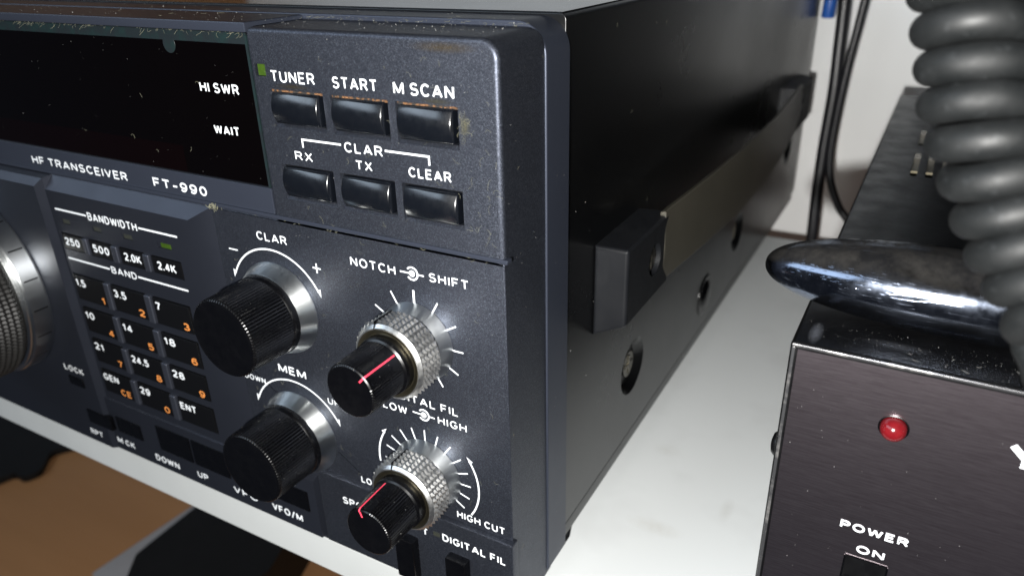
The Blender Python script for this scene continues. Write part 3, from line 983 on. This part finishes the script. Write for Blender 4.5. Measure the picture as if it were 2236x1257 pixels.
# printed rules above the keys
for s, (a0, a1), (b0, b1), z, cap, (t0, t1) in (('BANDWIDTH', (-138.3, -124.9), (-103.8, -89.5), -8.5, 2.2, (-124.2, -104.4)),
                                              ('BAND', (-138.8, -120.7), (-109.0, -89.8), -22.9, 2.0, (-120.0, -109.6))):
    for p0, p1 in ((a0, a1), (b0, b1)):
        obj('printed_line', ribbon(bmesh.new(), [(p0, z), (p1, z)], 0.5, KY+.02), M['white_ink'], radio, smooth=False)
    letter(s, t0, t1, z-cap/2, cap, KY+.01, radio, weight=0.164)

# lower row of flat buttons, lock button, slide buttons
for x0, x1, z0, z1, y in ((-150.8, -139.2, -80.6, -75.6, -4.0), (-137.9, -126.3, -80.6, -75.0, -3.0), (-118.4, -104.0, -80.7, -72.0, -3.0),
                          (-103.3, -88.9, -80.7, -72.0, -3.0), (-86.5, -74.6, -80.7, -74.0, -3.0), (-73.0, -59.4, -80.4, -73.8, -3.0)):
    bm = box(bmesh.new(), x0, x1, y-0.35, y+2, z0, z1, 0.3)
    obj('flat_button', bm, M['black_gloss'], radio)
bm = box(bmesh.new(), -155.0, -147.8, -4.4, -2, -67.6, -64.4, 0.3)
obj('lock_button', bm, M['black_gloss'], radio)
for x0, x1, z1 in ((-31.0, -25.6, -75.6), (-16.4, -10.9, -75.7)):
    bm = box(bmesh.new(), x0, x1, -3.9, 0, -88, z1, 0.35)
    obj('slide_button', bm, M['black_gloss'], radio)
bm = box(bmesh.new(), -20.8, -18.9, -1.62, 0, -72.6, -71.3, 0.1)
obj('indicator_lamp', bm, M['led_dark'], radio)

# --- side handle
hb = bmesh.new()
def strap_x(y):
    t = (y-73)/(262-73)
    return 8.2+4.5*math.sin(math.pi*min(max(t, 0), 1))
rings = []
for i in range(41):
    y = 70+(266-70)*i/40
    x = strap_x(y)
    z1, z0 = -10.4+1.2*math.sin(math.pi*i/40), -30.6-1.6*math.sin(math.pi*i/40)
    rings.append([(x-1.6, y, z0+.4), (x-.4, y, z0), (x-.1, y, z0+.5), (x+.15, y, (z0+z1)/2), (x-.1, y, z1-.5), (x-.4, y, z1), (x-1.6, y, z1-.4)])
loft(hb, rings)
handle = obj('side_handle', hb, M['strap'], radio, sharp=40)
def end_cap(y0, y1, flip):
    z0f, z1 = -34.5, -11.6
    poly = [(-0.6, z0f-1.6), (7.2, z0f+2.2), (8.2, z0f+3.2), (8.2, z1-.6), (7.6, z1), (-0.6, z1-.2)]
    bm = bmesh.new()
    if not flip:
        prism_y(bm, poly, y0, y1, 1.0, 4)
    else:
        loft(bm, [[(x, y0, z) for x, z in poly], [(x, y1-6, z) for x, z in poly], [(min(x, 2), y1, z) for x, z in poly]])
    o = obj('end_cap', bm, M['cap_grey'], handle, sharp=25)
    ys = y0+19.5 if not flip else y0+10
    cbm = bmesh.new()
    hole_x(cbm, ys, -21.2, 4.4, 4.4, 6.6, 10)
    cut(o, cbm)
    sm = bmesh.new()
    hole_x(sm, ys, -21.2, 3.3, 3.3, 6.0, 7.2, 24)
    box(sm, 7.1, 7.45, ys-2.6, ys+2.6, -21.8, -20.6, 0.1)
    box(sm, 7.1, 7.5, ys-.6, ys+.6, -23.8, -18.6, 0.1)
    obj('screw', sm, M['screw'], handle)
end_cap(43.3, 73.5, False)
end_cap(258, 300, True)
def side_screw(y, z, x, r=4.0):
    sm = bmesh.new()
    hole_x(sm, y, z, r, r, x-1.5, x, 28)
    box(sm, x-.1, x+.35, y-r*.75, y+r*.75, z-.5, z+.5, 0.1)
    box(sm, x-.1, x+.4, y-.5, y+.5, z-r*.75, z+r*.75, 0.1)
    obj('screw', sm, M['screw'], radio)
side_screw(75.0, -61.5, -2.0)
side_screw(199, -62.0, -2.0)
# rubber stud between the two screws
bm = bmesh.new()
loft(bm, [[(x, 152.5+r*1.1*math.cos(2*math.pi*i/40), -71.5+r*math.sin(2*math.pi*i/40)) for i in range(40)] for x, r in ((-0.8, 8.3), (-0.35, 8.2), (-0.05, 7.6), (-0.05, 6.4), (-0.2, 5.8), (0.4, 5.0), (0.9, 3.8), (1.15, 2.2), (1.2, .2))])
obj('side_stud', bm, M['black_gloss'], radio, sharp=50)

# ------------------------------------------------------------------ the power supply
psu = thing('power_supply', 'black power supply with red lamp and brushed front at the right end of the shelf', 'power supply')
PX0, PX1, PY0, PY1, PZ0, PZ1 = 49.6, 288.0, 13.6, 254.0, -90.0, -10.0
bm = box(bmesh.new(), PX0, PX1, PY0-0.2, PY1, PZ0, PZ1, 0.9, 3)
pc = obj('casing', bm, M['psu_case'], psu)
cb = bmesh.new()
box(cb, PX0+1.3, PX1-1.3, PY0-2, PY0+0.7, PZ0+1.3, PZ1-1.25)
slots = [(61.0, 62.8, 128, 155), (65.0, 66.8, 128, 155), (61.0, 62.8, 166, 188), (65.0, 66.8, 166, 188), (69, 70.8, 128, 155), (69, 70.8, 166, 188)]
for x0, x1, y0, y1 in slots:
    box(cb, x0, x1, y0, y1, PZ1-6, PZ1+2)
cut(pc, cb)
for x0, x1, y0, y1 in slots:
    bm = box(bmesh.new(), x0-.3, x1+.3, y0+(y1-y0)*.42, y1+.5, PZ1-5.9, PZ1-1.6)
    obj('vent_insert', bm, M['brass'], psu)
# worn rim standing round the front plate
bm = bmesh.new()
def rim_bar(bm_, x0, x1, z0, z1):
    box(bm_, x0, x1, PY0-0.32, PY0+0.4, z0, z1, 0.14)
rim_bar(bm, PX0+0.35, PX1-.35, PZ1-0.85, PZ1-0.3)
rim_bar(bm, PX0+0.35, PX0+0.95, PZ0+.3, PZ1-0.9)
rim_bar(bm, PX1-0.95, PX1-.35, PZ0+.3, PZ1-0.9)
rim_bar(bm, PX0+0.35, PX1-.35, PZ0+.3, PZ0+.85)
obj('front_rim', bm, M['psu_edge'], psu)
bm = box(bmesh.new(), PX0+1.35, PX1-1.35, PY0+0.0, PY0+3, PZ0+1.35, PZ1-1.3)
fp = obj('front_plate', bm, M['psu_front'], psu)
cb = bmesh.new()
box(cb, 65.1, 72.2, PY0-2, PY0+2.4, -66, -52.4)
cut(fp, cb)
sw = bmesh.new()
loft(sw, [[(65.3, PY0+2.4, -65.8), (72.0, PY0+2.4, -65.8), (72.0, PY0+2.4, -52.6), (65.3, PY0+2.4, -52.6)],
          [(65.6, PY0-0.2, -65.2), (71.7, PY0-0.2, -65.2), (71.7, PY0+1.2, -53.2), (65.6, PY0+1.2, -53.2)]])
obj('power_switch', sw, M['black_gloss'], psu, sharp=20)
bm = box(bmesh.new(), 65.0, 72.3, PY0-.18, PY0+.2, -52.45, -52.1, 0.05)
box(bm, 72.15, 72.5, PY0-.18, PY0+.2, -66, -52.5, 0.05)
box(bm, 64.8, 65.15, PY0-.18, PY0+.2, -66, -52.5, 0.05)
obj('switch_frame', bm, M['black_gloss'], psu)
bm = lathe(bmesh.new(), [(2.15, PY0+.3), (2.1, PY0-.5)] + [(2.1*math.cos(t*math.pi/20), PY0-.5-2.0*math.sin(t*math.pi/20)) for t in range(1, 10)] + [(0.05, PY0-2.5)], 68.1, -22.4, 40)
obj('indicator_lamp', bm, M['led_red'], psu, sharp=60)
bm = lathe(bmesh.new(), [(2.45, PY0+.2), (2.45, PY0-.08), (2.3, PY0-.14), (2.12, PY0-.02)], 68.1, -22.4, 40)
obj('lamp_ring', bm, M['black_gloss'], psu)  # black ring for the lamp's hole and the shadow outline round it
letter('POWER', 63.1, 74.6, -46.4, 1.85, PY0-.01, psu, weight=0.217)
letter('ON', 66.6, 71.4, -51.05, 1.85, PY0-.01, psu, weight=0.217)
letter('YAESU', 84.6, 116.0, -24.6, 4.9, PY0-.01, psu, weight=0.225)
bm = bmesh.new()
loft(bm, [[(x, 20+r*math.cos(2*math.pi*i/28), -36.3+r*math.sin(2*math.pi*i/28)) for i in range(28)] for x, r in ((PX0+.2, 2.6), (PX0-.6, 2.5), (PX0-1.2, 1.9), (PX0-1.45, .8), (PX0-1.5, .1))])
obj('screw', bm, M['psu_case'], psu, sharp=50)
for x, y in ((70, 40), (268, 40), (70, 235), (268, 235)):
    bm = loft(bmesh.new(), [[(x+7*math.cos(a*math.pi/16), y+7*math.sin(a*math.pi/16), z) for a in range(32)] for z in (-96, -89.9)])
    obj('foot', bm, M['black_matte'], psu)

# ------------------------------------------------------------------ chrome microphone lying on the power supply
def super_ellipsoid(c, a, b, cc, ex, nu=96, nv=40):
    bm = bmesh.new()
    rings = []
    def sp(v, p):
        return math.copysign(abs(v)**p, v)
    for j in range(nv+1):
        ph = -math.pi/2+math.pi*j/nv
        cp, s = math.cos(ph), math.sin(ph)
        cp = max(cp, 1e-3)
        ring = []
        for i in range(nu):
            th = 2*math.pi*i/nu
            ring.append((c[0]+a*sp(cp, 0.9)*sp(math.cos(th), ex), c[1]+b*sp(cp, 0.9)*sp(math.sin(th), ex), c[2]+cc*sp(s, 0.9)))
        rings.append(ring)
    return loft(bm, rings)
bm = super_ellipsoid((73.5, 29.8, -2.7), 32.5, 9.2, 7.3, 0.92)
mic = obj('chrome_microphone', bm, M['chrome'], sharp=80)
tag(mic, 'scratched chrome microphone with rounded end lying across the front of the black power supply', 'microphone')

# ------------------------------------------------------------------ coiled cord
path = smooth_path([(62.0, 24.0, 230.0), (60.5, 20.0, 170.0), (60.3, 16.0, 110.0), (61.3, 12.5, 75.0), (63.4, 8.4, 54.4), (64.6, 7.3, 49.7), (66.0, 5.7, 44.5), (67.2, 4.2, 40.3), (68.7, 2.8, 35.8), (70.5, 1.2, 31.3), (72.6, -0.2, 26.9), (75.0, -1.5, 23.1), (77.8, -3.2, 18.7), (81.0, -5.7, 14.1), (84.5, -7.9, 10.3), (90.0, 2.5, -1.5), (98.0, 12.0, -1.0), (103.0, 22.0, -2.0)], 3600)
cum = [0.0]
for a, b in zip(path, path[1:]):
    cum.append(cum[-1]+(b-a).length)
pitch, RC, RW = 4.75, 4.75, 2.42
pts = []
nx = Vector((1, 0, 0))
for i in range(0, len(path)):
    t = (path[min(i+1, len(path)-1)]-path[max(i-1, 0)]).normalized()
    nx = (nx-t*nx.dot(t)).normalized()
    ny = t.cross(nx)
    ph = -2*math.pi*cum[i]/pitch
    rc = RC*(1+0.025*math.sin(cum[i]*0.9+1.0)+0.018*math.sin(cum[i]*2.3))
    pts.append(path[i]+(nx*math.cos(ph)+ny*math.sin(ph))*rc+t*0.16*math.sin(cum[i]*1.55))
bm = tube(bmesh.new(), pts, RW, 20)
tag(obj('coiled_cord', bm, M['cord'], sharp=80), 'thick dark grey coiled cord hanging in front of the power supply', 'cord')

# ------------------------------------------------------------------ cables behind
def cable(name, pts, r, m, label, group=None):
    bm = tube(bmesh.new(), smooth_path(pts, 60), r, 14)
    return tag(obj(name, bm, m, sharp=80), label, 'cable', group)
cable('power_cable', [(13.5, 315, 120), (14.3, 315, 40), (15.6, 312, 5), (16.6, 310, -20), (16.2, 308, -48), (16.6, 306, -75), (17.6, 305, -105), (18, 306, -180)], 3.0, M['cable'],
      'thick black cable hanging straight down the wall behind the radio')
cable('power_cable', [(32, 300, 120), (26.5, 300, 40), (24.4, 300, 15), (22.2, 300, -8), (20.9, 300, -30), (20.6, 300, -50), (22.8, 300, -64), (29.0, 298, -77), (38, 296, -90), (45, 300, -130)], 2.0, M['cable'],
      'thinner black cable curving right in front of the thick cable')
cable('network_cable', [(6, 338, 120), (5.5, 338, 60), (5.0, 338, 22), (4.6, 339, 12)], 3.4, M['blue_cable'], 'blue cable end beside the thick black cable at the top')

# dark case standing behind the power supply; the side of the radio mirrors it
bm = box(bmesh.new(), 64, 330, 262, 352, -96, 200, 2.0)
tag(obj('equipment_case', bm, M['black_box']), 'tall black equipment case behind the power supply, hidden by the coiled cord', 'equipment case')

# wooden cabinet on the wall, seen as the brown reflection in the top of the radio
bm = box(bmesh.new(), -1200, -450, 250, 362, 44, 420, 1.0)
tag(obj('wall_cabinet', bm, M['wood']), 'brown wooden cabinet on the wall mirrored in the top of the radio', 'cabinet')

# ------------------------------------------------------------------ things on the lower desk
bm = prism_z(bmesh.new(), round_poly([(-834, 212), (-730, 186), (-668, 179), (-610, 175), (-538, 184), (-558, 157), (-539, 137), (-543, 124), (-557, 125), (-565, 96), (-792, 67)], [0, 0, 0, 0, 4, 8, 8, 6, 6, 6, 0], 4), -349.9, -344)
tag(obj('black_device', bm, M['black_box']), 'black device with notched edge on the wooden desk below the shelf', 'device')
bm = prism_z(bmesh.new(), [(-389, 84), (-381, 190), (-300, 215), (-262, 110), (-340, 60)], -349.9, -340)
tag(obj('white_board', bm, M['white_board']), 'white board lying on the wooden desk under a black box', 'board')
bm = prism_z(bmesh.new(), round_poly([(-333, 88), (-336, 160), (-262, 165), (-246, 118), (-256, 70), (-316, 66)], [7, 4, 4, 8, 8, 8], 6), -339.8, -300)
tag(obj('black_box', bm, M['black_box']), 'black box with rounded corners on the white board', 'box')
cable('thin_cable', [(-285, 110, -347.5), (-300, 138, -347.5), (-283, 178, -347.5), (-258, 205, -347.5), (-200, 220, -347.5)], 2.0, M['cable'], 'thin black cable on the wooden desk beside the black box')

# ------------------------------------------------------------------ dust and lint
def speck(bm, p, s):
    d = bmesh.ops.create_icosphere(bm, subdivisions=1, radius=s)
    sx, sy, sz = (random.uniform(.6, 1.4) for _ in range(3))
    for v in d['verts']:
        v.co = Vector((v.co.x*sx+p[0], v.co.y*sy+p[1], v.co.z*sz+p[2]))
def fibre(bm, p, n_, ln, r):
    """short curled hair lying on a surface with normal n_."""
    n_ = Vector(n_)
    a = Vector((0, 0, 1)).cross(n_)
    a = a.normalized() if a.length > .1 else Vector((1, 0, 0))
    b = n_.cross(a)
    ang = random.uniform(0, 6.28)
    q = Vector(p)
    P = []
    turn = random.uniform(-.5, .5)
    for k in range(9):
        P.append(q+n_*(r+random.random()*.05))
        ang += turn+random.uniform(-.35, .35)
        q = q+(a*math.cos(ang)+b*math.sin(ang))*ln/8
    tube(bm, P, r, 5)
bmd, bml = bmesh.new(), bmesh.new()
def sz():
    return min(0.022*math.exp(random.gauss(0, .55)), 0.14)
for _ in range(330):
    speck(bmd, (random.uniform(-57, -1), -.01, random.uniform(1.5, 39)), sz())
for _ in range(330):
    speck(bmd, (random.uniform(-76, -1), -.01, random.uniform(-65, -1)), sz())
for _ in range(120):
    speck(bmd, (random.uniform(-175, -60), .98, random.uniform(8, 38)), sz()*.85)
for _ in range(420):
    speck(bmd, (random.uniform(-160, -2), random.uniform(1.5, 16), 40.25 if _ % 2 else 41.0), sz()*1.5)
for _ in range(260):
    speck(bmd, (random.uniform(-160, 0), random.uniform(17.5, 60), 41.3), sz()*1.6)
for _ in range(80):
    speck(bmd, (-0.48, random.uniform(28, 120), random.uniform(-80, 40)), sz()*1.0)
for _ in range(70):
    speck(bmd, (0.02, random.uniform(1, 16), random.uniform(-80, 36)), sz()*.9)
for _ in range(60):
    speck(bmd, (0.42, random.uniform(17, 26), random.uniform(-80, 34)), sz()*.9)
for _ in range(90):
    a = random.uniform(0, 6.28); c = random.choice((CL, ME))
    speck(bmd, (c[0]+9.5*math.cos(a), random.uniform(-16, -6), c[1]+9.5*math.sin(a)), sz())
for _ in range(90):
    a = random.uniform(0, 6.28); c = random.choice((NO, DI))
    speck(bmd, (c[0]+5.85*math.cos(a), random.uniform(-20.5, -13), c[1]+5.85*math.sin(a)), sz())
for _ in range(46):
    fibre(bml, (random.uniform(-56, -1), 0, random.uniform(1.5, 39)), (0, -1, 0), random.uniform(.6, 2.0), .016)
for _ in range(60):
    fibre(bml, (random.uniform(-77, -1), 0, random.uniform(-65, 0)), (0, -1, 0), random.uniform(.6, 2.0), .016)
for _ in range(16):
    fibre(bml, (random.uniform(-8, -1), 0, random.uniform(2, 26)), (0, -1, 0), random.uniform(1., 2.4), .016)
for _ in range(18):
    fibre(bml, (-8.3+random.uniform(0, 1.8), -.02, random.uniform(23, 27)), (0, -1, 0), random.uniform(1., 2.2), .014)
for _ in range(6):
    fibre(bml, (random.uniform(-130, -62), 1.0, random.uniform(8, 37)), (0, -1, 0), random.uniform(.6, 2.), .025)
for _ in range(120):                                 # felt of dust along the top of the display
    fibre(bml, (random.uniform(-170, -58.5), random.uniform(.2, .9), 38.85+random.uniform(-.2, .15)), (0, -.7, .7), random.uniform(.8, 2.0), .02)
for _ in range(22):
    fibre(bml, (random.uniform(-80, 0), -.02, 0.3+random.uniform(-.25, .1)), (0, -1, 0), random.uniform(.5, 1.3), .03)
for _ in range(14):
    fibre(bml, (-77+random.uniform(-1, 1.5), -.3, 0.6+random.uniform(-.4, .5)), (0, -1, 0), random.uniform(.8, 2.0), .05)
for _ in range(40):
    fibre(bml, (random.uniform(-60, -2), 16.4, 40.5), (0, -.5, .8), random.uniform(.6, 1.6), .018)
for _ in range(40):
    fibre(bml, (random.uniform(-140, -2), random.uniform(2, 40), 41.2), (0, 0, 1), random.uniform(.6, 1.8), .018)
for _ in range(10):
    fibre(bml, (0.02, random.uniform(1, 25), random.uniform(-80, 36)), (1, 0, 0), random.uniform(.6, 1.6), .016)
for _ in range(8):
    fibre(bml, (-.48, random.uniform(28, 90), random.uniform(-20, 40)), (1, 0, 0), random.uniform(.6, 1.6), .016)
tag(obj('dust', bmd, M['dust'], radio), kind='stuff')
tag(obj('lint', bml, M['lint'], radio), kind='stuff')

bmd = bmesh.new()
for _ in range(300):
    speck(bmd, (random.uniform(51, 100), random.uniform(14.5, 24), -9.98), sz()*.8)
for _ in range(160):
    speck(bmd, (random.uniform(51, 120), random.uniform(40, 200), -9.98), sz()*1.1)
for _ in range(90):
    speck(bmd, (random.uniform(52, 90), 13.58, random.uniform(-65, -12)), sz()*1.1)
for _ in range(12):
    fibre(bmd, (random.uniform(55, 95), random.uniform(15, 22), -9.98), (0, 0, 1), random.uniform(.6, 1.4), .014)
tag(obj('dust', bmd, M['dust'], psu), kind='stuff')
